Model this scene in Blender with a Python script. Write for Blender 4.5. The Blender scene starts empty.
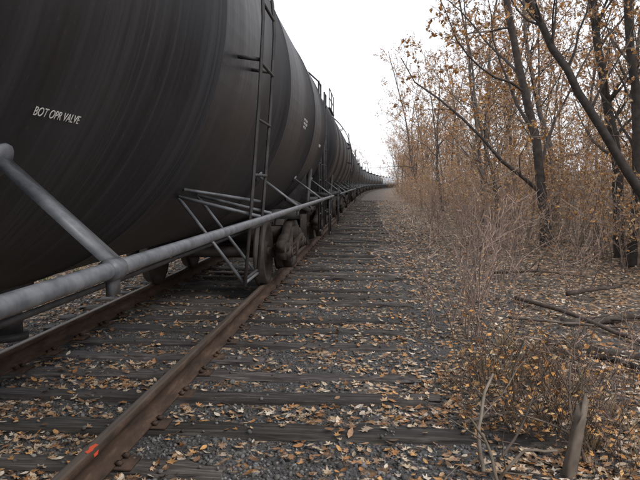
import bpy, math, random
import numpy as np
from mathutils import Vector, Matrix
R=math.radians
rng=np.random.default_rng(7); random.seed(7)
scene=bpy.context.scene
col=scene.collection

# ------------------------------------------------------------------ helpers
class MB:
    def __init__(s): s.v=[];s.f=[];s.c=[];s.n=0
    def add(s,verts,faces,color=(1,1,1)):
        verts=np.asarray(verts,float)
        s.v.append(verts)
        o=s.n
        for f in faces: s.f.append([i+o for i in f])
        s.c.append(np.tile(np.array(color,float),(len(verts),1)))
        s.n+=len(verts)
    def tube(s,pts,rad,sides=8,color=(1,1,1),cap=True,flat=None,ref=None,phase=0.0):
        pts=np.asarray(pts,float); n=len(pts)
        rad=np.broadcast_to(np.asarray(rad,float),(n,))
        t=np.empty_like(pts); t[1:-1]=pts[2:]-pts[:-2]; t[0]=pts[1]-pts[0]; t[-1]=pts[-1]-pts[-2]
        t/=np.linalg.norm(t,axis=1)[:,None]+1e-12
        if ref is None:
            if sides==2: ref=rng.normal(0,1,3); ref[2]*=.3
            else:
                m=np.abs(t.mean(0)); ref=np.zeros(3); ref[int(np.argmin(m))]=1
        a=np.cross(t,np.asarray(ref,float)); a/=np.linalg.norm(a,axis=1)[:,None]+1e-12
        b=np.cross(t,a)
        ang=np.arange(sides)*2*math.pi/sides+phase
        sx,sy=(1,1) if flat is None else flat
        ring=(np.cos(ang)[None,:,None]*a[:,None,:]*sx+np.sin(ang)[None,:,None]*b[:,None,:]*sy)*rad[:,None,None]+pts[:,None,:]
        F=[]
        for i in range(n-1):
            for j in range(1 if sides==2 else sides):
                k=(j+1)%sides
                F.append((i*sides+j,(i+1)*sides+j,(i+1)*sides+k,i*sides+k))
        if cap and sides>2:
            F.append(tuple(range(sides))); F.append(tuple((n-1)*sides+j for j in range(sides))[::-1])
        s.add(ring.reshape(-1,3),F,color)
    def bar(s,p,q,w,h,color=(1,1,1),ref=(0,0,1)):
        k=math.sqrt(2)
        s.tube([p,q],1.0,4,color,flat=(w/2*k,h/2*k),ref=ref,phase=math.pi/4)
    def box(s,c,d,color=(1,1,1),rot=None):
        x,y,z=[k/2 for k in d]
        V=np.array([(-x,-y,-z),(x,-y,-z),(x,y,-z),(-x,y,-z),(-x,-y,z),(x,-y,z),(x,y,z),(-x,y,z)])
        if rot is not None: V=V@np.array(rot.to_3x3()).T
        s.add(V+np.array(c),[(0,3,2,1),(4,5,6,7),(0,1,5,4),(1,2,6,5),(2,3,7,6),(3,0,4,7)],color)
    def arrays(s):
        return np.concatenate(s.v),np.array([i for f in s.f for i in f]),np.array([len(f) for f in s.f]),np.concatenate(s.c)
    def mesh(s,name,mat,smooth=False):
        v,idx,tot,c=s.arrays()
        return mk(name,v,idx,tot,c,mat,smooth)
def mk(name,v,idx,tot,c,mat,smooth=False,mats=None,mi=None):
    me=bpy.data.meshes.new(name)
    me.vertices.add(len(v)); me.vertices.foreach_set('co',np.asarray(v,np.float32).ravel())
    me.loops.add(len(idx)); me.loops.foreach_set('vertex_index',np.asarray(idx,np.int32))
    me.polygons.add(len(tot)); st=np.concatenate([[0],np.cumsum(tot)[:-1]])
    me.polygons.foreach_set('loop_start',st.astype(np.int32))
    if smooth: me.polygons.foreach_set('use_smooth',np.ones(len(tot),bool))
    if c is not None:
        a=me.attributes.new('col','FLOAT_COLOR','POINT')
        a.data.foreach_set('color',np.concatenate([c,np.ones((len(c),1))],1).astype(np.float32).ravel())
    if mats:
        for m in mats: me.materials.append(m)
        me.polygons.foreach_set('material_index',np.asarray(mi,np.int32))
    me.update(calc_edges=True); me.validate()
    if mat: me.materials.append(mat)
    return me
def obj(name,data,loc=(0,0,0),rot=(0,0,0),parent=None,scale=(1,1,1)):
    o=bpy.data.objects.new(name,data); o.location=loc; o.rotation_euler=rot; o.scale=scale
    if parent: o.parent=parent
    col.objects.link(o); return o

class NT:
    def __init__(s,name,rough=.8,spec=.3,metal=0):
        s.m=bpy.data.materials.new(name); s.m.use_nodes=True; s.t=s.m.node_tree
        s.b=s.t.nodes['Principled BSDF']; s.b.inputs['Roughness'].default_value=rough
        s.b.inputs['Specular IOR Level'].default_value=spec; s.b.inputs['Metallic'].default_value=metal
    def n(s,typ,**kw):
        x=s.t.nodes.new(typ)
        for k,v in kw.items():
            if k.startswith('_'): setattr(x,k[1:],v)
            else: x.inputs[k.replace('__',' ')].default_value=v
        return x
    def l(s,a,b): s.t.links.new(a,b)
    def coord(s,scale=(1,1,1)):
        tc=s.n('ShaderNodeTexCoord'); mp=s.n('ShaderNodeMapping'); mp.inputs['Scale'].default_value=scale
        s.l(tc.outputs['Object'],mp.inputs['Vector']); return mp.outputs[0]
    def noise(s,vec,scale,detail=4,rough=.55,dist=0):
        x=s.n('ShaderNodeTexNoise',Scale=scale,Detail=detail,Roughness=rough,Distortion=dist); s.l(vec,x.inputs['Vector']); return x.outputs['Fac']
    def ramp(s,fac,stops):
        x=s.n('ShaderNodeValToRGB'); e=x.color_ramp.elements
        while len(e)<len(stops): e.new(.5)
        for k,(p,c) in zip(e,stops):
            k.position=p; k.color=(c[0],c[1],c[2],1) if hasattr(c,'__len__') else (c,c,c,1)
        s.l(fac,x.inputs[0]); return x.outputs['Color']
    def mix(s,fac,a,b,mode='MIX'):
        x=s.n('ShaderNodeMix',_data_type='RGBA',_blend_type=mode)
        for sock,val in ((x.inputs[0],fac),(x.inputs[6],a),(x.inputs[7],b)):
            if isinstance(val,bpy.types.NodeSocket): s.l(val,sock)
            elif hasattr(val,'__len__'): sock.default_value=(*val[:3],1)
            else: sock.default_value=val
        return x.outputs[2]
    def math(s,op,a,b=0.0,c=None):
        x=s.n('ShaderNodeMath',_operation=op)
        for sock,val in ((x.inputs[0],a),(x.inputs[1],b),(x.inputs[2],c)):
            if val is None: continue
            if isinstance(val,bpy.types.NodeSocket): s.l(val,sock)
            else: sock.default_value=val
        return x.outputs[0]
    def attr(s,name): 
        x=s.n('ShaderNodeAttribute'); x.attribute_name=name; return x
    def bump(s,h,strength=.4,dist=.01):
        x=s.n('ShaderNodeBump',Strength=strength,Distance=dist); s.l(h,x.inputs['Height']); s.l(x.outputs[0],s.b.inputs['Normal'])
    def base(s,c):
        if isinstance(c,bpy.types.NodeSocket): s.l(c,s.b.inputs['Base Color'])
        else: s.b.inputs['Base Color'].default_value=(*c,1)

# ------------------------------------------------------------------ materials
def m_tank(name,c1,c2,c3,dustc):
    k=NT(name,.4,.3)
    v=k.coord((.16,7,.16)); v2=k.coord((.35,45,.35)); v3=k.coord((1,1,1))
    a=k.noise(v,1.0,5,.65); b=k.noise(v2,1.0,2,.6); d=k.noise(v3,1.3,4,.6)
    s=k.math('ADD',k.math('MULTIPLY',a,.55),k.math('MULTIPLY',b,.45))
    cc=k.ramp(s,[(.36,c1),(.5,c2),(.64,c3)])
    dust=k.ramp(d,[(.5,0.0),(.8,.5)])
    cc=k.mix(dust,cc,dustc)
    sp=k.noise(v3,60,2,.6); cc=k.mix(k.ramp(sp,[(.64,0.0),(.72,.25)]),cc,tuple(q*1.8 for q in dustc))
    k.base(cc)
    k.l(k.ramp(s,[(.36,.38),(.64,.52)]),k.b.inputs['Roughness'])
    k.bump(k.noise(v3,.9,1),.22,.03)
    return k.m
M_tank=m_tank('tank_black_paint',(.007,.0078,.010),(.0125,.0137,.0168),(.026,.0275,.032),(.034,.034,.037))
M_tankg=m_tank('tank_pale_sky_reflection',(.30,.32,.35),(.38,.4,.43),(.45,.47,.5),(.3,.3,.3))  # pale bluish grey: sky reflection on the farthest cars, put into the base colour
def m_simple(name,c1,c2,rough,scale=12,spec=.4,metal=0):
    k=NT(name,rough,spec,metal); v=k.coord(); a=k.noise(v,scale,3,.65)
    k.base(k.ramp(a,[(.35,c1),(.65,c2)])); return k.m
M_fit=m_simple('weathered_black_steel',(.017,.017,.018),(.042,.039,.038),.6)
M_pipe=m_simple('grey_steel_pipe',(.05,.054,.062),(.115,.12,.13),.45,14,.5)
M_truck=m_simple('rusty_grimy_iron',(.018,.015,.013),(.05,.036,.028),.75)
M_wheel=m_simple('wheel_steel',(.022,.018,.016),(.045,.034,.028),.65,8)
k=NT('stencil_white',.7,.2); k.base((.5,.5,.48)); M_txt=k.m
k=NT('red_marking_paint',.6,.3); k.base((.6,.08,.03)); M_red=k.m
k=NT('rusty_rail',.5,.3); v=k.coord((1,.25,1)); a=k.noise(v,14,4,.7)
side=k.ramp(a,[(.3,(.022,.014,.010)),(.55,(.055,.033,.022)),(.75,(.11,.07,.045))])
topc=k.ramp(k.noise(k.coord((3,.15,1)),9,3,.7),[(.3,(.06,.045,.036)),(.6,(.11,.085,.068)),(.8,(.17,.14,.12))])
g=k.n('ShaderNodeNewGeometry'); sp=k.n('ShaderNodeSeparateXYZ'); k.l(g.outputs['Normal'],sp.inputs[0])
tm=k.ramp(sp.outputs['Z'],[(.85,0.0),(.97,1.0)]); k.base(k.mix(tm,side,topc))
k.l(k.ramp(tm,[(0,.8),(1,.6)]),k.b.inputs['Roughness']); M_rail=k.m
k=NT('weathered_tie_wood',.8,.25); v=k.coord((1.1,26,26)); a=k.noise(v,1.6,4,.7,.4); w=k.noise(k.coord((.8,60,30)),1.5,2,.6)
c=k.ramp(a,[(.28,(.013,.012,.0118)),(.5,(.045,.040,.038)),(.72,(.125,.115,.107))])
c=k.mix(k.ramp(w,[(.30,1.0),(.38,0.0)]),c,(.007,.006,.0055))
dirtm=k.noise(k.coord(),3.2,4,.7); c=k.mix(k.ramp(dirtm,[(.52,0.0),(.66,.6)]),c,(.03,.026,.023))
c=k.mix(1.0,c,k.attr('col').outputs['Color'],'MULTIPLY')
k.base(c); k.bump(a,.8,.010); M_tie=k.m
def m_attr(name,rough=.8,spec=.2,nscale=30,amt=.5,bump=.3,detail=3):
    k=NT(name,rough,spec); cc=k.attr('col').outputs['Color']
    if amt>0:
        a=k.noise(k.coord(),nscale,detail,.6)
        cc=k.mix(1.0,cc,k.ramp(a,[(.3,1-amt),(.7,1.0)]),'MULTIPLY')
        if bump: k.bump(a,bump,.006)
    k.base(cc)
    return k.m
M_leaf=m_attr('dry_leaves',.7,.25,60,.4,bump=0,detail=1)
M_tleaf=m_attr('clinging_leaves',.9,0,60,0,bump=0)
M_twig=m_attr('twig_bark',.9,0,9,0,bump=0)
M_stone=m_attr('ballast_stone',.9,.2,50,.4,bump=0,detail=1)
M_bark=m_attr('bark',.9,.1,9,.5,bump=.5,detail=2)
k=NT('ground_soil_leaves',.92,.15)
v=k.coord(); tx=k.attr('tx').outputs['Fac']
gn=k.noise(v,60,3,.75)
grav=k.ramp(gn,[(.3,(.022,.021,.0205)),(.5,(.068,.065,.064)),(.68,(.17,.165,.16))])
dirt=k.ramp(k.noise(v,6,4,.7),[(.3,(.045,.037,.032)),(.7,(.125,.105,.09))])
vo=k.n('ShaderNodeTexVoronoi',Scale=17.0,Randomness=1.0)
dv=k.n('ShaderNodeVectorMath',_operation='ADD'); nz=k.n('ShaderNodeTexNoise',Scale=22.0,Detail=1.0); k.l(v,nz.inputs['Vector'])
sc=k.n('ShaderNodeVectorMath',_operation='SCALE'); k.l(nz.outputs['Color'],sc.inputs[0]); sc.inputs['Scale'].default_value=.06
k.l(v,dv.inputs[0]); k.l(sc.outputs[0],dv.inputs[1]); k.l(dv.outputs[0],vo.inputs['Vector'])
sepc=k.n('ShaderNodeSeparateColor'); k.l(vo.outputs['Color'],sepc.inputs[0])
leafc=k.ramp(sepc.outputs[0],[(0,(.09,.06,.04)),(.2,(.23,.15,.095)),(.4,(.38,.27,.18)),(.7,(.52,.41,.31)),(.9,(.34,.19,.095))])
leafc=k.mix(k.ramp(vo.outputs['Distance'],[(.35,0.0),(.68,.8)]),leafc,(.05,.036,.027))
edge=k.math('ADD',tx,k.math('MULTIPLY',k.math('SUBTRACT',k.noise(v,.9,3,.6),.5),2.2))
r1=k.n('ShaderNodeMapRange'); r1.inputs[1].default_value=.5; r1.inputs[2].default_value=2.6; k.l(edge,r1.inputs[0])
l1=k.n('ShaderNodeMapRange'); l1.inputs[1].default_value=-3.6; l1.inputs[2].default_value=-4.4; k.l(edge,l1.inputs[0])
cov=k.math('MAXIMUM',r1.outputs[0],l1.outputs[0])
patch=k.noise(v,2.3,3,.65)
covp=k.math('MULTIPLY_ADD',cov,.36,.18)
thr=k.math('SUBTRACT',covp,sepc.outputs[1])
m1=k.math('GREATER_THAN',k.math('ADD',thr,k.math('MULTIPLY',k.math('SUBTRACT',patch,.5),1.5)),0.0)
basec=k.mix(k.math('MULTIPLY',cov,.7),grav,dirt)
k.base(k.mix(m1,basec,leafc))
k.bump(gn,.8,.02); M_ground=k.m

# ------------------------------------------------------------------ terrain
TC=-2.15
def curve(y): return np.maximum(0,np.asarray(y,float)-60)**2/4000.0
def vn(x,y,s,seed=0):
    r=np.random.default_rng(seed); o=0
    for i in range(7):
        a=r.uniform(0,6.28); f=s*r.uniform(.6,1.9); p=r.uniform(0,6.28)
        o=o+np.sin((x*math.cos(a)+y*math.sin(a))*f+p+1.3*np.sin((x*math.sin(a)-y*math.cos(a))*f*.7+p*2))
    return o/7
def H(x,y):
    x=np.asarray(x,float); y=np.asarray(y,float); t=x-curve(y)
    z=-.038+.024*vn(x,y,4,1)+.010*vn(x,y,16,2)
    z=z-.08*np.clip((t-1.5)/1.5,0,1)+.05*np.clip((t-1.0)/2,0,1)*vn(x,y,1.2,3)
    z=z+.15*np.clip(t-5.0,0,22)+ .25*np.clip((t-5)/4,0,1)*vn(x,y,.5,4)
    z=z-.12*np.clip((-t-3.9)/1.0,0,1)+.11*np.clip(-t-6.0,0,30)+.2*np.clip((-t-6)/4,0,1)*vn(x,y,.5,5)
    return z
def axis(lo,hi,step,ext,g=1.12):
    a=list(np.arange(lo,hi,step)); s=step; p=a[-1]
    while p<ext: s*=g; p+=s; a.append(p)
    s=step; p=a[0]; b=[]
    while p>-ext: s*=g; p-=s; b.append(p)
    return np.array(b[::-1]+a)
xs=axis(-5.5,5.5,.055,500); ys=axis(1.5,14,.055,600,1.06)
X,Y=np.meshgrid(xs,ys); Z=H(X,Y); nx,ny=len(xs),len(ys)
v=np.stack([X,Y,Z],-1).reshape(-1,3)
i=np.arange(nx-1)[None,:]+np.arange(ny-1)[:,None]*nx; i=i.ravel()
idx=np.stack([i,i+1,i+nx+1,i+nx],1).ravel()
me=mk('ground',v,idx,np.full(len(i),4),None,M_ground,True)
at=me.attributes.new('tx','FLOAT','POINT'); at.data.foreach_set('value',(X-curve(Y)).astype(np.float32).ravel())
obj('ground',me)

# ------------------------------------------------------------------ track
track=obj('railroad_track',None)
py=np.concatenate([np.arange(-40,60,2.0),np.arange(60,330,4.0)])
px=TC+curve(py)
prof=[(-.07,.012),(.07,.012),(.07,.022),(.018,.042),(.0095,.06),(.0095,.118),(.033,.132),(.036,.160),(.029,.170),(-.029,.170),(-.036,.160),(-.033,.132),(-.0095,.118),(-.0095,.06),(-.018,.042),(-.07,.022)]
for nm,off in (('rail_left',-.7525),('rail_right',.7525)):
    b=MB(); n=len(prof)
    V=[];F=[]
    for a,(x,y) in enumerate(zip(px,py)):
        for (u,z) in prof: V.append((x+off+u,y,z))
    for a in range(len(py)-1):
        for j in range(n):
            q=(j+1)%n; F.append((a*n+j,a*n+q,(a+1)*n+q,(a+1)*n+j))
    b.add(V,[f[::-1] for f in F]); obj(nm,b.mesh(nm,M_rail),parent=track)
b=MB(); xr_=TC+.7525
b.add([(xr_-.005,2.98,.1725),(xr_+.018,2.96,.1725),(xr_+.027,3.00,.1725),(xr_+.02,3.03,.1725),(xr_+.026,3.07,.1725),(xr_+.005,3.085,.1725),(xr_-.008,3.04,.1725),(xr_+.002,3.01,.1725)],[(0,1,2,3,7),(7,3,4,5,6)])
b.add([(xr_+.0363,2.99,.158),(xr_+.0363,3.05,.158),(xr_+.0345,3.04,.136),(xr_+.0347,3.0,.138)],[(0,1,2,3)])
obj('paint_mark',b.mesh('paint_mark',M_red),parent=track)
tb=MB(); pb=MB(); sb=MB(); ties=[]
y=-8.0; ti=0; short_=False
while y<300:
    cx=TC+float(curve(y)); near=-2<y<30
    left=cx-1.33+random.uniform(-.1,.08)
    if y<4.25: right=1.35+random.uniform(-.2,.12)
    elif y<60: right=.50+random.uniform(-.26,.18)
    else: right=cx+1.33+random.uniform(-.05,.05)
    ti+=1
    short_=(y<60 and ti%4==2)   # some ties do not reach the old switch side
    if short_: right=cx+1.30+random.uniform(-.08,.1)
    w=.094+random.uniform(-.014,.012); top=random.uniform(-.006,.006); rz=random.uniform(-.045,.045)
    lift=random.uniform(-.014,.003)
    ns=26 if near else 3
    ts=np.linspace(0,1,ns); V=[];F=[]
    sec=[(-1,-.16),(-1,-.014),(-.90,0),(-.45,.0),(0,.0),(.45,.0),(.90,0),(1,-.014),(1,-.16)]
    g=random.uniform(.6,1.5); cl=(g*random.uniform(.98,1.04),g,g*random.uniform(.94,1.02))
    for t in ts:
        xx=left+(right-left)*t
        e=min(t,1-t)*ns
        for (u,z) in sec:
            jy=random.gauss(0,.005) if near else 0; jz=random.gauss(0,.004) if near else 0
            if abs(u)>.8 and near and random.random()<.28: jz-=random.uniform(.005,.024)
            if e<1: jy*=2.5; jz-=abs(random.gauss(0,.008)) if near else 0
            drop=lift*max(0,(xx-(cx+.9)))
            yy=y+u*w+jy+(xx-cx)*rz*.5
            V.append((xx+(random.gauss(0,.012) if e<1 and near else 0),yy,z+top+jz+drop))
    m=len(sec)
    for a in range(ns-1):
        for j in range(m-1): F.append((a*m+j,a*m+j+1,(a+1)*m+j+1,(a+1)*m+j))
    F.append(tuple(range(m))[::-1]); F.append(tuple((ns-1)*m+j for j in range(m)))
    tb.add(V,[f[::-1] for f in F],cl)
    ties.append((y,w,left,right,rz,cx))
    for off in (-.7525,.7525):
        yy=y+off*rz*.5
        if near:
            pb.box((cx+off,yy,.006),(.32,.165,.012))
            for sx,sy in ((-.085,.05),(.085,-.05),(.085,.05)):
                sb.box((cx+off+sx,yy+sy,.027),(.034,.03,.018)); sb.box((cx+off+sx,yy+sy,.014),(.016,.016,.02))
    y+=.535+random.uniform(-.04,.04)
obj('ties',tb.mesh('ties',M_tie),parent=track); obj('tie_plates',pb.mesh('tie_plates',M_rail),parent=track); obj('spikes',sb.mesh('spikes',M_rail),parent=track)
tyA=np.array([t[0] for t in ties])
def tietop(x,y):
    k=np.clip(np.searchsorted(tyA,y),1,len(tyA)-1)
    k=np.where(np.abs(tyA[k-1]-y)<np.abs(tyA[k]-y),k-1,k)
    T=np.array(ties)[k]
    yy=T[:,0]+(x-T[:,5])*T[:,4]*.5
    return (np.abs(y-yy)<T[:,1])&(x>T[:,2])&(x<T[:,3])

# ------------------------------------------------------------------ scatters
def scatter_arr(base,faces,pos,scale,yaw,tilt,cols):
    N=len(pos); td=rng.uniform(0,2*math.pi,N)
    cz,sz=np.cos(yaw),np.sin(yaw); B=np.asarray(base)
    p=np.tile(B[None],(N,1,1))*scale[:,None,None] if np.ndim(scale)==1 else B[None]*scale[:,None,:]
    x=p[...,0]*cz[:,None]-p[...,1]*sz[:,None]; y=p[...,0]*sz[:,None]+p[...,1]*cz[:,None]; z=p[...,2]
    ax,ay=np.cos(td)[:,None],np.sin(td)[:,None]; ct,st=np.cos(tilt)[:,None],np.sin(tilt)[:,None]
    u=x*ax+y*ay; w=-x*ay+y*ax
    u2=u*ct-z*st; z2=u*st+z*ct
    x=u2*ax-w*ay; y=u2*ay+w*ax
    V=np.stack([x,y,z2],-1)+pos[:,None,:]
    kk=len(B); fi=np.array([i for f in faces for i in f]); ft=np.array([len(f) for f in faces])
    idx=(fi[None,:]+(np.arange(N)*kk)[:,None]).ravel(); tot=np.tile(ft,N)
    return V.reshape(-1,3),idx,tot,np.repeat(cols,kk,0)
def scatter(name,base,faces,pos,scale,yaw,tilt,cols,mat,smooth=False):
    v,idx,tot,c=scatter_arr(base,faces,pos,scale,yaw,tilt,cols)
    return mk(name,v,idx,tot,c,mat,smooth)
def leaf_base(kind):
    if kind==0:
        rr=[1,.42,.8,.36,.78,.4,.55,.2,.55,.4,.78,.36,.8,.42]; n=len(rr)
        P=[(0,0,.02)]
        for i in range(n):
            a=2*math.pi*i/n; r=rr[i]; P.append((r*math.cos(a),r*math.sin(a)*.9,.28*r*r+.16*math.sin(a*2)*r))
        return np.array(P),[(0,1+i,1+(i+1)%n) for i in range(n)]
    if kind==2:
        return np.array([(-1,0,.1),(.1,.5,.2),(1,0,.1),(.1,-.5,-.1)]),[(0,1,2),(0,2,3)]
    P=[(-1,0,.15),(-.4,.42,.12),(.35,.40,.16),(1,0,.3),(.35,-.40,.10),(-.4,-.42,.2),(-.3,0,0),(.4,0,0.02)]
    return np.array(P),[(0,6,1),(1,6,7,2),(2,7,3),(3,7,4),(4,7,6,5),(5,6,0)]
PAL=np.array([(.49,.33,.20),(.60,.47,.34),(.44,.21,.085),(.55,.30,.12),(.26,.14,.075),(.13,.085,.055),(.66,.56,.45),(.37,.23,.14)])
PW=np.array([.19,.20,.12,.11,.12,.08,.10,.10]); PW/=PW.sum()
def leafcols(N,w=PW):
    c=PAL[rng.choice(len(PAL),N,p=w)]*rng.uniform(.65,1.15,(N,1)); return c
N=120000
yy=1.0*np.exp(rng.uniform(0,math.log(60),N))
xl=np.maximum(-8,-.85*yy-1.0); xr=np.minimum(8,.58*yy+.8); xx=rng.uniform(0,1,N)*(xr-xl)+xl
xx=xx+curve(yy); t=xx-curve(yy)
n1=vn(xx,yy,2.2,11)*.5+vn(xx,yy,7,12)*.5
p=np.where(t<-3.4,.7,np.where(t<-1.4,.36,np.where(t<-.2,.28,np.where(t<.6,.42,.60))))
p=np.where((t>-1.3)&(t<.1)&(yy>2.9)&(yy<4.6),.12,p)
p=np.where((yy<2.75)&(t>-1.3),.78,p)
p=np.where((t>1.8)&(t<3.4)&(yy>4),p*.6,p)
p=np.clip(p+n1*.95,.03,1)
on=tietop(xx,yy); p=np.where(on,p*.22,p)
onrail=(np.abs(np.abs(t-TC)-.7525)<.075)
keep=(rng.uniform(0,1,N)<p)&~onrail
xx,yy,on,t=xx[keep],yy[keep],on[keep],t[keep]
zz=np.maximum(np.where(on,.006,-1),H(xx,yy)+.006+rng.uniform(0,.018,len(xx)))
pos=np.stack([xx,yy,zz],1); kind=rng.uniform(0,1,len(xx))<.5
lv=obj('fallen_leaves',None)
for kd in (0,1):
    q=kind if kd==0 else ~kind; P,F=leaf_base(kd); n=int(q.sum())
    s=(rng.uniform(.022,.050,n) if kd==0 else rng.uniform(.02,.040,n))*np.clip(.9+yy[q]*.02,.9,1.5)
    me=scatter('leaves_%s'%('lobed','oval')[kd],P,F,pos[q],s,rng.uniform(0,6.28,n),np.abs(rng.normal(0,.33,n)),leafcols(n),M_leaf)
    obj('leaves_%s'%('lobed','oval')[kd],me,parent=lv)
ph=(1+5**.5)/2
ico=np.array([(-1,ph,0),(1,ph,0),(-1,-ph,0),(1,-ph,0),(0,-1,ph),(0,1,ph),(0,-1,-ph),(0,1,-ph),(ph,0,-1),(ph,0,1),(-ph,0,-1),(-ph,0,1)])/1.9
icof=[(0,11,5),(0,5,1),(0,1,7),(0,7,10),(0,10,11),(1,5,9),(5,11,4),(11,10,2),(10,7,6),(7,1,8),(3,9,4),(3,4,2),(3,2,6),(3,6,8),(3,8,9),(4,9,5),(2,4,11),(6,2,10),(8,6,7),(9,8,1)]
N=68000
yy=1.2*np.exp(rng.uniform(0,math.log(11),N)); xl=np.maximum(-4.6,-.85*yy-1); xr=np.minimum(3.4,.6*yy+.6); xx=rng.uniform(0,1,N)*(xr-xl)+xl
keep=(~tietop(xx,yy)|(rng.uniform(0,1,N)<.05+.25*(vn(xx,yy,3,31)>.45)))&(np.abs(np.abs(xx-TC)-.7525)>.07)&((xx<.6)|(rng.uniform(0,1,N)<.7))
xx,yy=xx[keep],yy[keep]; n=len(xx); on=tietop(xx,yy)
s0=np.clip(rng.lognormal(-4.85,.42,n),.003,.022)
sc=s0[:,None]*rng.uniform(.6,1.3,(n,3)); zz=np.maximum(np.where(on,.003,-1),H(xx,yy)+.002)
g=rng.uniform(.05,.20,(n,1))*np.where(rng.uniform(0,1,(n,1))<.07,2.0,1); cc=g*np.array([[1,.97,.94]])*rng.uniform(.95,1.05,(n,3))
ico2=ico*rng.uniform(.8,1.2,(12,1))
obj('ballast_gravel',scatter('ballast_gravel',ico2,icof,np.stack([xx,yy,zz],1),sc,rng.uniform(0,6.28,n),rng.uniform(0,3,n),cc,M_stone))

# ------------------------------------------------------------------ vegetation
def rv():
    return np.array([random.gauss(0,1) for _ in range(3)])
def unit(a): return a/(np.linalg.norm(a)+1e-9)
LPAL=[(.54,.28,.10),(.58,.35,.16),(.45,.22,.08),(.60,.43,.24),(.36,.19,.09)]
LPAL2=[(.52,.32,.16),(.56,.39,.23),(.44,.24,.10),(.40,.26,.16),(.54,.29,.11)]
def grow(b,tw,tips,start,d,L,r,lev,P):
    segs=P['segs'][lev]; pts=[start]; d=unit(d); step=L/segs
    for s in range(segs):
        d=unit(d+rv()*P['wob'][lev]+np.array([0,0,P['up'][lev]])); pts.append(pts[-1]+d*step)
    pts=np.array(pts); tt=np.linspace(0,1,segs+1); rad=np.maximum(r*(1-tt*P['taper'][lev]),P['rmin'])
    if lev==0: rad[0]*=1.35
    colr=P['cols'][lev]; f=random.uniform(.75,1.2); sd=P['sides'][lev]
    (tw if sd==2 else b).tube(pts,rad,sd,tuple(c*f for c in colr),cap=False)
    last=lev==len(P['kids'])
    if last: tips.append(pts); return
    nk=P['kids'][lev]; nk=max(1,int(nk*random.uniform(.75,1.25)))
    for c in range(nk):
        t=P['start'][lev]+(1-P['start'][lev])*((c+random.random())/nk); t=min(t,.99)
        k=int(t*segs); fr=t*segs-k; p0=pts[k]*(1-fr)+pts[k+1]*fr; dd=unit(pts[k+1]-pts[k])
        side=unit(np.cross(dd,rv())); ang=R(random.uniform(*P['ang'][lev]))
        nd=dd*math.cos(ang)+side*math.sin(ang)
        rr=rad[k]*P['rk'][lev]*random.uniform(.7,1); ll=L*P['lk'][lev]*random.uniform(.6,1.15)*(1-.55*t)
        grow(b,tw,tips,p0,nd,ll,rr,lev+1,P)
def leaves_arr(tips,n,size,pal=LPAL):
    Pn,F=leaf_base(2); pos=[]
    for _ in range(n):
        t=random.choice(tips); k=random.randrange(1,len(t)); f=random.random()
        pos.append(t[k-1]*(1-f)+t[k]*f-np.array([0,0,size*.7]))
    pos=np.array(pos); cols=np.array([random.choice(pal) for _ in range(n)])*rng.uniform(.7,1.25,(n,1))
    return scatter_arr(Pn,F,pos,rng.uniform(.7,1.2,n)*size,rng.uniform(0,6.28,n),rng.uniform(0,2.6,n),cols)
def combine(name,b,tw,tips,nleaf,lsize,pal):
    parts=[(b.arrays(),0)]
    if tw.n: parts.append((tw.arrays(),1))
    if nleaf: parts.append((leaves_arr(tips,nleaf,lsize,pal),2))
    V=[];I=[];T=[];C=[];M=[];o=0
    for (v,idx,tot,c),mi in parts:
        V.append(v);I.append(idx+o);T.append(tot);C.append(c);M.append(np.full(len(tot),mi)); o+=len(v)
    return mk(name,np.concatenate(V),np.concatenate(I),np.concatenate(T),np.concatenate(C),None,False,[M_bark,M_twig,M_tleaf],np.concatenate(M))
def build(name,starts,P,nleaf,lsize,pal=LPAL):
    b=MB(); tw=MB(); tips=[]
    for (s,d,L,r) in starts: grow(b,tw,tips,np.array(s,float),np.array(d,float),L,r,0,P)
    return combine(name,b,tw,tips,nleaf,lsize,pal)
BK=(.125,.107,.096); TW=(.26,.20,.165); TW2=(.34,.265,.215)
PT=dict(segs=[12,7,5,4,3],wob=[.08,.16,.2,.22,.25],up=[.03,.07,.05,.04,.02],taper=[.8,.8,.8,.7,.6],rmin=.005,sides=[8,5,3,2,2],
  kids=[20,8,6,2],start=[.14,.15,.12,.1],ang=[(35,70),(30,60),(25,55),(25,60)],rk=[.45,.55,.6,.7],lk=[.42,.5,.5,.55],cols=[BK,BK,TW,TW2,TW2])
trees=[]
for i in range(6):
    h=random.uniform(10,14.5); r=random.uniform(.07,.12)
    trees.append(build('bare_tree',[((0,0,-.3),(random.uniform(-.12,.12),random.uniform(-.1,.1),1),h,r)],PT,[4500,7000,3500,8500,1800,6000][i],.045))
PS=dict(segs=[7,4,3,3],wob=[.12,.18,.2,.25],up=[.04,.05,.04,.02],taper=[.75,.75,.7,.6],rmin=.003,sides=[4,2,2,2],
  kids=[8,4,2],start=[.15,.12,.1],ang=[(20,50),(25,60),(25,60)],rk=[.55,.65,.7],lk=[.5,.5,.55],cols=[TW,TW2,TW2,TW2])
def shrub(n,h,spread,r,nleaf,lsize=.036,P=PS,bs=.25,pal=LPAL2):
    st=[]
    for i in range(n):
        a=random.uniform(0,6.28); q=random.random()**.5
        st.append(((math.cos(a)*q*bs,math.sin(a)*q*bs,-.06),(math.cos(a)*q*spread,math.sin(a)*q*spread,1),h*random.uniform(.6,1.1),r*random.uniform(.6,1.2)))
    return build('brush_shrub',st,P,nleaf,lsize,pal)
shr=[shrub(12,2.6,.6,.010,800,bs=.6),shrub(13,2.0,.65,.008,300,bs=.6),shrub(11,3.2,.45,.012,2000,bs=.7,pal=LPAL),shrub(12,1.5,.7,.007,140,bs=.5),shrub(10,3.8,.4,.014,1200,bs=.7,pal=LPAL)]
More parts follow.
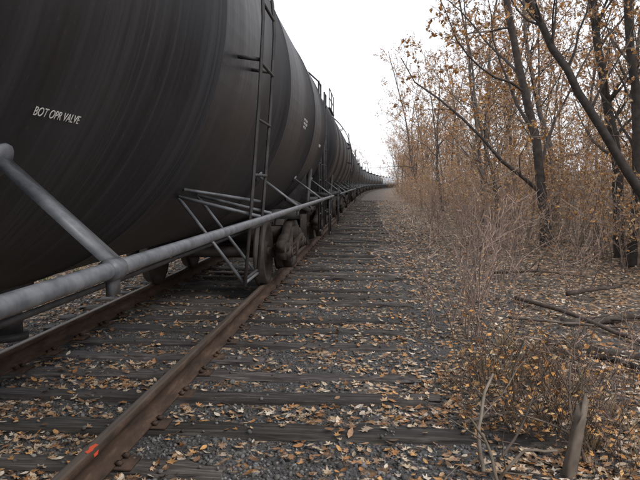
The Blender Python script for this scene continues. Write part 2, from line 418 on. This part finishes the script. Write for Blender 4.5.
PB=dict(PS); PB.update(kids=[6,2],segs=[8,4,3],cols=[(.29,.215,.18),(.35,.26,.22),(.35,.26,.22)],start=[.25,.15],rmin=.0018,sides=[4,2,2])
PD=dict(PB); PD.update(kids=[6,3],cols=[(.09,.07,.055),(.13,.095,.075),(.15,.11,.085)])
bare=[shrub(13,1.75,.33,.0065,12,.025,PB,.2),shrub(10,1.35,.45,.0055,10,.025,PB,.2),shrub(30,.6,1.2,.0045,70,.03,PD,.28,LPAL)]
def place(tpl,name,x,y,s=1,lean=(0,0),rz=None):
    return obj(name,tpl,(x,y,float(H(x,y))),(lean[0],lean[1],random.uniform(0,6.28) if rz is None else rz),scale=(s,s,s))
for row,(x0,n,st) in enumerate(((5.0,20,12.5),(6.9,24,9),(9.5,20,9),(13.5,16,12),(19,8,18))):
    for i in range(n):
        y=st+(i+random.uniform(-.4,.4))*(3.9+i*.28)
        x=x0+random.uniform(-.8,.9)+float(curve(y))
        place(random.choice(trees),'bare_tree',x,y,random.uniform(.8,1.25),(random.uniform(-.06,.06),random.uniform(-.15,.03)))
for row,(x0,n,st,ch) in enumerate(((3.5,18,15,(1,3,0)),(4.6,24,11,(0,1,4)),(5.9,26,8.8,(0,2,4)),(7.6,22,8.6,(2,4,0)),(10,18,9.5,(2,4)),(14,10,14,(4,2)))):
    for i in range(n):
        y=st+i*(1.55+i*.12)+random.uniform(-.7,.7)
        x=x0+random.uniform(-.6,.6)+float(curve(y))
        place(shr[random.choice(ch)],'brush_shrub',x,y,random.uniform(.8,1.15)*(1.3 if x0>9 else 1))
for (x,y,k_,s) in ((1.02,6.5,0,1.0),(.85,7.0,1,1.0),(1.2,6.2,1,.9),(1.45,8.6,0,.95),(2.2,10.5,0,1.0),(2.0,14,0,1.1),(2.6,17,0,1.1),(2.3,21,0,1.2),(2.6,27,0,1.2),(3.0,9.6,1,1.0),
    (1.15,4.5,2,.9),(1.32,4.0,2,.85),(1.02,5.2,2,.9),(1.55,4.9,2,.8),(1.25,3.5,2,.6),(.95,4.2,2,.75),(.85,4.7,2,.6),(1.1,3.9,2,.7),(.75,3.9,2,.45),(1.45,3.6,1,.5),(1.5,4.3,1,.6)):
    place(bare[k_],'bare_shrub',x,y,s)
for row,(x0,n) in enumerate(((-10,11),(-15,7))):
    for i in range(n):
        y=4+(i+random.uniform(-.4,.4))*(8+i*.9); x=x0+random.uniform(-1.2,1.2)+float(curve(y))
        place(random.choice(trees),'bare_tree',x,y,random.uniform(.55,.75))
for i in range(14):
    y=3+i*2.8+random.uniform(-.8,.8); place(random.choice(shr[:4]),'brush_shrub',-7.8+random.uniform(-.9,.7),y,random.uniform(.5,.7))
for i in range(30):
    y=random.uniform(225,310); x=random.uniform(-22,40)
    if abs(x-TC-float(curve(y)))<6: continue
    place(random.choice(trees),'bare_tree',x,y,random.uniform(1.1,1.6))
def limb_tree(name,path,r0,r1,x,y,nk,seed,nleaf=1300):
    random.seed(seed); b=MB(); tw=MB(); tips=[]; pts=np.array(path,float)
    n=22; tt=np.linspace(0,len(pts)-1,n); out=np.array([[np.interp(t,range(len(pts)),pts[:,k]) for k in range(3)] for t in tt])
    out[1:-1]=(out[:-2]+out[1:-1]*2+out[2:])/4; out+=rng.normal(0,.02,out.shape)
    rad=np.linspace(r0,r1,n); b.tube(out,rad,12,(.062,.054,.049),cap=True)
    PP=dict(segs=PT['segs'][1:],wob=PT['wob'][1:],up=PT['up'][1:],taper=PT['taper'][1:],rmin=.0032,sides=[5,3,2,2],kids=[7,4,3],start=PT['start'][1:],ang=PT['ang'][1:],rk=PT['rk'][1:],lk=PT['lk'][1:],cols=[(.09,.077,.068),TW,TW2,TW2])
    for i in range(nk):
        k=random.randrange(6,n); d=unit(out[k]-out[k-1]); s=unit(np.cross(d,rv()))
        grow(b,tw,tips,out[k],d*.6+s*.8+np.array([0,0,.3]),random.uniform(1.2,2.6),rad[k]*.35,0,PP)
    obj(name,combine(name,b,tw,tips,nleaf,.038,LPAL),(x,y,float(H(x,y))))
limb_tree('leaning_tree',[(0,0,-.3),(-.5,0,.7),(-1.25,.1,1.9),(-2.05,.1,3.2),(-2.85,.2,4.6),(-3.6,.3,6.5)],.09,.04,5.15,10.2,14,3)
limb_tree('crooked_tree',[(0,0,-.3),(-.05,0,1.2),(-.15,.1,2.6),(-.55,.1,4.2),(-.7,.3,6),(-.9,.3,9)],.13,.05,5.3,14.0,18,5)
limb_tree('forked_tree',[(0,0,-.3),(.1,0,1.5),(.05,.1,3.2),(-.25,.1,5),(-.2,.3,7),(-.1,.3,10)],.11,.05,5.1,12.9,16,9)
random.seed(21)
def stick(name,path,r0,r1,colr,sides=7,tw=0,nz=.15):
    b=MB(); pts=np.array(path,float); n=max(8,len(pts)*4); tt=np.linspace(0,len(pts)-1,n)
    out=np.array([[np.interp(t,range(len(pts)),pts[:,k]) for k in range(3)] for t in tt]); out[1:-1]=(out[:-2]+out[1:-1]*2+out[2:])/4
    out+=rng.normal(0,r0*nz,out.shape); b.tube(out,np.linspace(r0,r1,n),sides,colr)
    for _ in range(tw):
        k=random.randrange(n//3,n-1); d=unit(out[k+1]-out[k-1]); s=unit(np.cross(d,rv())); s[2]=abs(s[2])
        q=[out[k]]; dd=unit(d+s)
        for m in range(5): dd=unit(dd+rv()*.15); q.append(q[-1]+dd*.09)
        b.tube(q,np.linspace(r0*.4,.002,6),4,colr,cap=False)
    obj(name,b.mesh(name,M_bark,True))
def gz(x,y,d=0): return float(H(x,y))+d
stick('fallen_branch',[(1.95,8.6,gz(1.95,8.6,.05)),(2.3,7.7,gz(2.3,7.7,.10)),(2.7,6.7,gz(2.7,6.7,.04)),(3.0,6.0,gz(3,6,.03))],.03,.02,(.13,.10,.085),tw=4)
stick('fallen_branch',[(2.0,5.9,gz(2,5.9,.03)),(2.25,5.5,gz(2.2,5.5,.07)),(2.3,4.9,gz(2.3,4.9,.03)),(2.35,4.4,gz(2.3,4.4,.05))],.03,.018,(.05,.043,.04),tw=2)
stick('fallen_branch',[(2.7,8.9,gz(2.7,8.9,.10)),(3.2,9.1,gz(3.2,9.1,.16)),(3.7,9.6,gz(3.7,9.6,.12))],.035,.02,(.09,.07,.06),tw=5)
stick('fallen_branch',[(2.1,11.0,gz(2.1,11,.05)),(2.7,10.2,gz(2.7,10.2,.22)),(3.4,9.9,gz(3.4,9.9,.2))],.025,.012,(.14,.11,.09),tw=6)
stick('fallen_branch',[(1.6,7.4,gz(1.6,7.4,.03)),(2.0,7.1,gz(2,7.1,.08)),(2.6,7.2,gz(2.6,7.2,.05))],.02,.01,(.17,.14,.12),tw=3)
stick('fallen_branch',[(1.3,5.6,gz(1.3,5.6,.03)),(1.7,5.8,gz(1.7,5.8,.06)),(2.2,6.4,gz(2.2,6.4,.04))],.022,.012,(.10,.08,.07),tw=3)
stick('fallen_branch',[(1.5,4.6,gz(1.5,4.6,.03)),(1.8,5.3,gz(1.8,5.3,.08)),(1.9,6.3,gz(1.9,6.3,.04))],.02,.01,(.08,.065,.055),tw=4)
stick('fallen_log',[(2.2,7.3,gz(2.2,7.3,.02)),(2.8,7.6,gz(2.8,7.6,.05)),(3.5,8.1,gz(3.5,8.1,.04))],.055,.045,(.085,.07,.06),9,tw=1)
stick('fallen_log',[(1.7,6.35,gz(1.7,6.35,.0)),(2.1,6.1,gz(2.1,6.1,.02)),(2.6,6.0,gz(2.6,6,.01))],.045,.035,(.06,.05,.044),9)
b=MB(); V=[];F=[]
hts=[-.12,.02,.13,.24,.33]; m=9
for q,h in enumerate(hts):
    for j in range(m):
        a=2*math.pi*j/m; r=(.036-.008*q/4)*(1+.25*math.sin(3*a+1+q*.15)+.12*math.sin(5*a))
        zz_=h+(.06*math.sin(a+.6)+.03*math.sin(3*a) if q==4 else 0)
        V.append((1.05+.016*q+r*math.cos(a),3.35+r*.75*math.sin(a),zz_))
for q in range(4):
    for j in range(m): F.append((q*m+j,q*m+(j+1)%m,(q+1)*m+(j+1)%m,(q+1)*m+j))
V.append((1.11,3.35,.29)); F+=[(4*m+j,4*m+(j+1)%m,5*m) for j in range(m)]
b.add(V,F,(.20,.165,.135)); obj('broken_sapling_stump',b.mesh('broken_sapling_stump',M_bark))
for (pp_,r0,r1,cc_) in (
  ([(.62,3.3,-.08),(.60,3.45,.12),(.66,3.6,.33),(.72,3.7,.40)],.013,.007,(.22,.185,.15)),
  ([(.64,3.25,-.08),(.70,3.2,.05),(.80,3.25,.14),(.98,3.3,.12)],.011,.006,(.2,.165,.13)),
  ([(.66,3.05,-.06),(.63,3.3,.14),(.57,3.5,.2)],.011,.006,(.16,.13,.10)),
  ([(.9,3.9,-.05),(.8,3.8,.12),(.72,3.6,.2)],.010,.005,(.18,.14,.11)),
  ([(1.2,3.5,-.05),(1.16,3.7,.2),(1.22,3.9,.42)],.010,.005,(.14,.11,.09)),
  ([(.72,3.5,-.04),(.86,3.6,.10),(1.0,3.8,.30)],.010,.004,(.12,.095,.08)),
  ([(1.3,3.7,-.04),(1.1,3.7,.10),(.85,3.75,.16)],.009,.004,(.20,.16,.13)),
  ([(1.0,4.3,-.04),(.95,4.25,.25),(1.02,4.2,.50)],.009,.004,(.15,.12,.10)),
  ([(.55,3.9,.02),(.85,4.0,.06),(1.25,4.15,.05)],.014,.008,(.13,.105,.09)),
  ([(.8,3.15,.02),(1.1,3.05,.05),(1.4,3.1,.03)],.012,.006,(.17,.14,.115))):
    stick('broken_stick',pp_,r0,r1,cc_,tw=1)
b=MB()
for _ in range(680):
    y=1.6*math.exp(random.random()*2.6); x=random.choice([random.uniform(.3,min(6,.5*y+.8)),random.uniform(.4,2.2),random.uniform(-3.5,.5)]); a=random.uniform(0,3.14); L=random.uniform(.06,.35)
    z=max(gz(x,y),-.05)+.015; p=np.array([x,y,z]); d=np.array([math.cos(a),math.sin(a),random.uniform(-.05,.12)])
    q=[p,p+d*L*.5+np.array([random.gauss(0,.01),random.gauss(0,.01),.01]),p+d*L]; g=random.uniform(.5,1.6)
    r=random.uniform(.0015,.005); b.tube(q,[r,r*.9,r*.6],4,(.14*g,.11*g,.09*g))
obj('twig_litter',b.mesh('twig_litter',M_bark,True))
b=MB()
for _ in range(60):
    if random.random()<.35: cx,cy=random.uniform(.9,1.7),random.uniform(3.4,6.2); gc=(.22,.17,.11)
    else: cx,cy=random.uniform(-6.2,-4.4),random.uniform(5,22); gc=(.08,.13,.03)
    for j in range(24):
        a=random.uniform(0,6.28); l=random.uniform(.08,.22); s=random.uniform(.1,.9); r0=random.uniform(0,.08)
        x=cx+math.cos(a)*r0; y=cy+math.sin(a)*r0; z=gz(x,y); w=.0022
        f=random.uniform(.7,1.3)
        p=[(x-w,y,z),(x+w,y,z),(x+math.cos(a)*l*s*.4+w*.7,y+math.sin(a)*l*s*.4,z+l*.6),(x+math.cos(a)*l*s*.4-w*.7,y+math.sin(a)*l*s*.4,z+l*.6),(x+math.cos(a)*l*s,y+math.sin(a)*l*s,z+l*.85)]
        b.add(p,[(0,1,2,3),(3,2,4)],tuple(q*f for q in gc))
obj('grass_tufts',b.mesh('grass_tufts',M_tleaf))

# ------------------------------------------------------------------ tank car
Rt=1.45; ZC=2.22; HL=7.8
pr=[]; hd=.9
for i in range(17):
    a=math.pi/2*i/16; pr.append((-HL+hd-hd*math.cos(a),max(.001,Rt*math.sin(a)**.95)))
seams=[-5.3,-2.75,-.25,2.3,4.85]
for s in seams: pr+=[(s-.02,Rt),(s-.012,Rt+.007),(s+.012,Rt+.007),(s+.02,Rt)]
ends=[-HL+hd+.03,HL-hd-.03]
pr.append((ends[0],Rt)); pr.append((ends[0]+.012,Rt+.008)); pr.append((ends[0]+.04,Rt+.008)); pr.append((ends[0]+.05,Rt))
pr+= [(ends[1]-.05,Rt),(ends[1]-.04,Rt+.008),(ends[1]-.012,Rt+.008),(ends[1],Rt)]
for i in range(17):
    a=math.pi/2*(1-i/16); pr.append((HL-hd+hd*math.cos(a),max(.001,Rt*math.sin(a)**.95)))
pr.sort(key=lambda q:q[0]); NS=96; V=[];F=[]
for (yy_,r) in pr:
    for j in range(NS):
        a=2*math.pi*j/NS; V.append((r*math.cos(a),yy_,ZC+r*math.sin(a)))
for a in range(len(pr)-1):
    for j in range(NS):
        q=(j+1)%NS; F.append((a*NS+j,(a+1)*NS+j,(a+1)*NS+q,a*NS+q))
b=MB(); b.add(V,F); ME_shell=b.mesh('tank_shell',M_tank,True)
ME_shellg=ME_shell.copy(); ME_shellg.materials.clear(); ME_shellg.materials.append(M_tankg)
def arc(r,a0,a1,y,n=24): return [(r*math.cos(R(a)),y,ZC+r*math.sin(R(a))) for a in np.linspace(a0,a1,n)]
LA,LB=.10,.50
b=MB()
for sx in (1,-1):
    for yl in (LA,LB):
        pts=[(1.46,yl,.76),(1.50,yl,1.2),(1.55,yl,1.8),(1.575,yl,2.22)]+arc(1.575,3,66,yl,22)
        b.tube([(p[0]*sx,p[1],p[2]) for p in pts],1.0,4,flat=(.010,.03),ref=(0,1,0))
    L=[(1.46,.80),(1.49,1.08),(1.52,1.38),(1.545,1.68),(1.565,1.98)]+[(1.575*math.cos(R(a)),ZC+1.575*math.sin(R(a))) for a in range(3,66,11)]
    for (x,z) in L: b.tube([(x*sx,LA,z),(x*sx,LB,z)],.009,6)
    for (a) in (-8,10,35,58):
        for yl in (LA,LB): b.tube([(1.45*math.cos(R(a))*sx,yl,ZC+1.45*math.sin(R(a))),(1.575*math.cos(R(a))*sx,yl,ZC+1.575*math.sin(R(a)))],.011,6)
    for e in (1,-1):
        for yl in (7.0,7.4):
            b.tube([(1.5*sx,yl*e,.5),(1.5*sx,yl*e,1.25)],.014,6)
        for z in (.52,.82,1.1): b.tube([(1.5*sx,7.0*e,z),(1.5*sx,7.4*e,z)],.011,6)
        for yl in (7.75,8.2):
            b.tube([(1.27*sx,yl*e,.5),(1.27*sx,yl*e,3.1)],.018,6)
        for z in (.5,.8,1.4,1.7,2.0,2.3,2.6,2.85,3.08): b.tube([(1.27*sx,7.75*e,z),(1.27*sx,8.2*e,z)],.013,6)
        b.tube([(1.46*math.cos(R(36))*sx,6.8*e,ZC+1.46*math.sin(R(36))),(1.27*sx,7.75*e,3.08)],.013,6)
        b.tube([(1.5*sx,7.4*e,1.15),(1.3*sx,8.15*e,1.12)],.02,6)
for e in (1,-1):
    b.tube([(-1.27,8.2*e,2.2),(1.27,8.2*e,2.2)],.013,6); b.tube([(-1.27,8.2*e,1.7),(1.27,8.2*e,1.7)],.013,6)
    b.box((0,8.05*e,1.05),(2.6,.42,.05))
    b.box((0,6.75*e,.80),(.42,3.3,.36))
    b.box((0,8.38*e,.80),(.62,.09,.44))
    b.box((0,8.48*e,.72),(.16,.3,.18)); b.box((.05,8.60*e,.72),(.30,.10,.28)); b.box((-.12,8.55*e,.72),(.10,.16,.26))
    b.tube([(.3,8.35*e,.7),(.33,8.5*e,.45),(.3,8.6*e,.32),(.2,8.66*e,.36)],.025,8)
    yb=5.9*e
    b.box((0,yb,.90),(2.3,.34,.14))
    for dy in (-.16,.16):
        pl=[(x,yb+dy,ZC-math.sqrt(1.46**2-x*x)+.02) for x in np.linspace(-1.25,1.25,15)]
        lo=[(x,yb+dy,.9) for x in np.linspace(-1.25,1.25,15)]
        b.add(pl+lo+[(p[0],p[1]+.02,p[2]) for p in pl+lo],[(i,i+1,16+i,15+i) for i in range(14)]+[(30+i,45+i,46+i,31+i) for i in range(14)]+[(15+i,16+i,46+i,45+i) for i in range(14)])
    for sx in (1,-1):
        b.bar((1.25*sx,yb-.16,.92),(1.28*sx,yb+.16,1.55),.05,.05); b.bar((1.05*sx,yb-.9,1.14),(1.3*sx,yb-.15,.95),.03,.06)
        b.bar((1.0*sx,6.8*e,1.22),(1.5*sx,7.2*e,1.14),.06,.05); b.bar((1.05*sx,yb+.9,1.16),(1.3*sx,yb+.15,.95),.03,.06)
        b.bar((.5*sx,8.1*e,1.08),(1.05*sx,7.25*e,1.9),.05,.04)
    if e>0:
        ring=[(.55+.27*math.cos(t),8.36,2.0+.27*math.sin(t)) for t in np.linspace(0,2*math.pi,20)]
        b.tube(ring,.014,6,ref=(0,1,0))
        for t in range(4): b.tube([(.55,8.34,2.0),(.55+.27*math.cos(t*1.57),8.36,2+.27*math.sin(t*1.57))],.01,5)
        b.tube([(.55,8.2,1.1),(.55,8.3,2.0)],.02,6)
b.tube([(0,0,ZC+1.35),(0,0,ZC+1.78)],.42,28); b.tube([(0,0,ZC+1.78),(0,0,ZC+1.83)],.47,28)
for (sx) in (1,-1):
    b.box((.78*sx,.1,ZC+1.42),(.34,2.2,.03))
    for yl in (-1,.1,1.2): b.tube([(.92*sx,yl,ZC+1.15),(.92*sx,yl,ZC+2.0)],.014,6)
    for z in (1.72,2.0): b.tube([(.92*sx,-1,ZC+z),(.92*sx,1.2,ZC+z)],.014,6)
b.tube([(0,.2,.8),(0,.2,.62)],.16,16); b.tube([(0,.2,.64),(0,.2,.45)],.09,16); b.tube([(0,.2,.45),(0,.2,.41)],.12,16)
b.tube([(-1.2,-1.3,1.02),(-1.2,-.5,1.02)],.16,16); b.tube([(-1.1,1.2,1.02),(-1.1,1.9,1.02)],.2,16)
b.tube([(.45,-8.2,.68),(.45,8.2,.68)],.02,8); b.tube([(-.25,-5,.7),(-.25,5,.7)],.015,6)
for yl in (-4,-1.5,1.5,4): b.bar((.45,yl,.66),(.45,yl,.98),.04,.02)
ME_fit=b.mesh('fittings',M_fit)
b=MB()
for sx in (1,-1):
    b.tube([(1.55*sx,-7.3,1.13),(1.55*sx,7.3,1.13)],.020,16)
    for yl in (-6.9,-4.6,-1.95,1.95,4.6,6.9):
        z0=1.40; x0=math.sqrt(Rt**2-(z0-ZC)**2)
        b.tube([(x0*sx,yl+.14,z0),(1.55*sx,yl,1.15)],1.0,4,flat=(.012,.046),ref=(0,1,0),phase=.3)
        b.tube([((x0-.01)*sx,yl+.14,z0),((x0+.014)*sx,yl+.14,z0-.01)],.045,14)
        b.tube([(1.55*sx,yl-.03,1.13),(1.55*sx,yl+.03,1.13)],.027,14)
        b.box((1.55*sx,yl,1.105),(.016,.05,.07))
    for yl in (LA,LB):
        z0=1.26; x0=math.sqrt(Rt**2-(z0-ZC)**2)
        b.tube([(x0*sx,yl,z0),(1.46*sx,yl,.77)],.010,6)
        b.tube([(x0*sx,yl,z0),(1.55*sx,yl,1.15)],.010,6)
    b.tube([(1.46*sx,LA,.78),(1.46*sx,LB,.78)],.011,6)
    z0=1.30; x0=math.sqrt(Rt**2-(z0-ZC)**2)
    b.tube([(x0*sx,LA,z0),(1.50*sx,LB,1.22)],.010,6)
    b.tube([(1.55*sx,7.3,1.13),(1.5*sx,7.5,1.13)],.020,14)
ME_pipe=b.mesh('side_pipe_and_brackets',M_pipe,False)
def truck():
    b=MB(); w=MB()
    for dy in (-.86,.86):
        w.tube([(-.95,dy,.42),(.95,dy,.42)],.075,12)
        for sx in (1,-1):
            prof_=[(.68,.45),(.712,.45),(.72,.425),(.81,.418),(.815,.36),(.775,.33),(.765,.16),(.80,.13),(.80,.07)]
            n=40; V=[];F=[]
            pp=prof_+[(.68,.07),(.68,.13),(.705,.16),(.71,.33),(.68,.37)]
            for (x,r) in pp:
                for j in range(n):
                    a=2*math.pi*j/n; V.append((x*sx,dy+r*math.cos(a),.42+r*math.sin(a)))
            for a in range(len(pp)):
                q2=(a+1)%len(pp)
                for j in range(n):
                    q=(j+1)%n; f=(a*n+j,a*n+q,q2*n+q,q2*n+j); F.append(f if sx>0 else f[::-1])
            w.add(V,F)
            w.tube([(.93*sx,dy,.42),(1.12*sx,dy,.42)],.085,16); w.tube([(1.12*sx,dy,.42),(1.135*sx,dy,.42)],.06,12)
    for sx in (1,-1):
        x=1.0*sx
        top=[(x,-1.08,.50),(x,-.86,.57),(x,-.6,.60),(x,-.35,.72),(x,0,.75),(x,.35,.72),(x,.6,.60),(x,.86,.57),(x,1.08,.50)]
        b.tube(top,1.0,4,flat=(.09,.075),ref=(1,0,0),phase=math.pi/4)
        bot=[(x,-.68,.50),(x,-.42,.30),(x,-.28,.20),(x,.28,.20),(x,.42,.30),(x,.68,.50)]
        b.tube(bot,1.0,4,flat=(.08,.085),ref=(1,0,0),phase=math.pi/4)
        for s in (-1,1):
            b.box((x,s*.27,.46),(.13,.09,.5)); b.box((x,s*.86,.50),(.2,.26,.09)); b.box((x,s*1.02,.44),(.14,.05,.2)); b.box((x,s*.70,.44),(.14,.05,.18))
        for s in (-.12,.04,.16):
            h=[(x+.05*math.cos(t),s-.02+.05*math.sin(t),.24+.3*t/(8*math.pi)) for t in np.linspace(0,8*math.pi,60)]
            b.tube(h,.013,5)
        b.box((x,0,.64),(.2,.42,.16)); 
    b.box((0,0,.62),(2.1,.36,.2)); b.tube([(0,0,.7),(0,0,.78)],.2,20)
    for s in (-.42,.42):
        b.bar((-.75,s,.38),(.75,s,.38),.07,.05)
        for sx in (1,-1): b.box((sx*.75,s*1.03,.42),(.1,.05,.3))
    return b.mesh('truck_frame',M_truck),w.mesh('wheelsets',M_wheel,False)
ME_tf,ME_wh=truck()
def text_obj(s,size,phi,y,parent,sx=1):
    c=bpy.data.curves.new('stencil','FONT'); c.body=s; c.size=size; c.extrude=.0004; c.materials.append(M_txt)
    o=bpy.data.objects.new('stencil_text',c); col.objects.link(o); o.parent=parent
    a=R(phi); r=Rt+.003
    xa=Vector((0,1,0)); ya=Vector((-math.sin(a),0,math.cos(a))); za=xa.cross(ya)
    M=Matrix((xa,ya,za)).transposed().to_4x4(); M.translation=Vector((r*math.cos(a),y,ZC+r*math.sin(a))); o.matrix_local=M
PITCH=17.3
for i in range(-1,17):
    y=3.4+i*PITCH; x=TC+float(curve(y)); hd_=math.atan(2*max(0,y-60)/4000)
    e=obj('tank_car',None,(x,y,.17),(0,0,-hd_))
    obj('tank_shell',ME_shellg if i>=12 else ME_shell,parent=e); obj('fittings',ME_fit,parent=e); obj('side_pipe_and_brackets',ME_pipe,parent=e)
    for s in (-5.9,5.9):
        obj('truck_frame',ME_tf,(0,s,0),parent=e); obj('wheelsets',ME_wh,(0,s,0),parent=e)
    if i<4:
        text_obj('BOT OPR VALVE',.036,-29.2,-1.765,e)
        text_obj('TANK TEST 09  2014\nVALVE TEST 09  2014\nSAFETY 75 PSI',.04,-8,3.6,e)
        text_obj('111A100W1',.06,-14,5.9,e)

# ------------------------------------------------------------------ light
SE,SA=42,125
w=bpy.data.worlds.new('World'); scene.world=w; w.use_nodes=True; t=w.node_tree
for n_ in list(t.nodes): t.nodes.remove(n_)
out=t.nodes.new('ShaderNodeOutputWorld'); sky=t.nodes.new('ShaderNodeTexSky'); sky.sky_type='NISHITA'; sky.sun_disc=False
sky.sun_elevation=R(SE); sky.sun_rotation=R(SA); sky.air_density=1; sky.dust_density=4
hs=t.nodes.new('ShaderNodeHueSaturation'); hs.inputs['Saturation'].default_value=.4; t.links.new(sky.outputs[0],hs.inputs['Color'])
b1=t.nodes.new('ShaderNodeBackground'); b1.inputs[1].default_value=.05; t.links.new(hs.outputs[0],b1.inputs[0])
b2=t.nodes.new('ShaderNodeBackground'); b2.inputs[0].default_value=(.94,.955,1,1); b2.inputs[1].default_value=1.25
ad=t.nodes.new('ShaderNodeAddShader'); t.links.new(b1.outputs[0],ad.inputs[0]); t.links.new(b2.outputs[0],ad.inputs[1]); t.links.new(ad.outputs[0],out.inputs[0])
sl=bpy.data.lights.new('sun','SUN'); sl.energy=1.4; sl.angle=R(16); sl.color=(1,.975,.94)
so=obj('sun',sl); dx,dy,dz=math.sin(R(SA))*math.cos(R(SE)),math.cos(R(SA))*math.cos(R(SE)),math.sin(R(SE))
so.rotation_euler=Vector((dx,dy,dz)).to_track_quat('Z','Y').to_euler()

cam=bpy.data.cameras.new('camera'); cam.lens=36; cam.sensor_width=36; cam.clip_end=2000; cam.clip_start=.05
co=obj('camera',cam,(0,0,1.5),(R(85),0,R(4.4))); scene.camera=co
scene.view_settings.view_transform='Standard'; scene.view_settings.look='None'; scene.view_settings.exposure=0
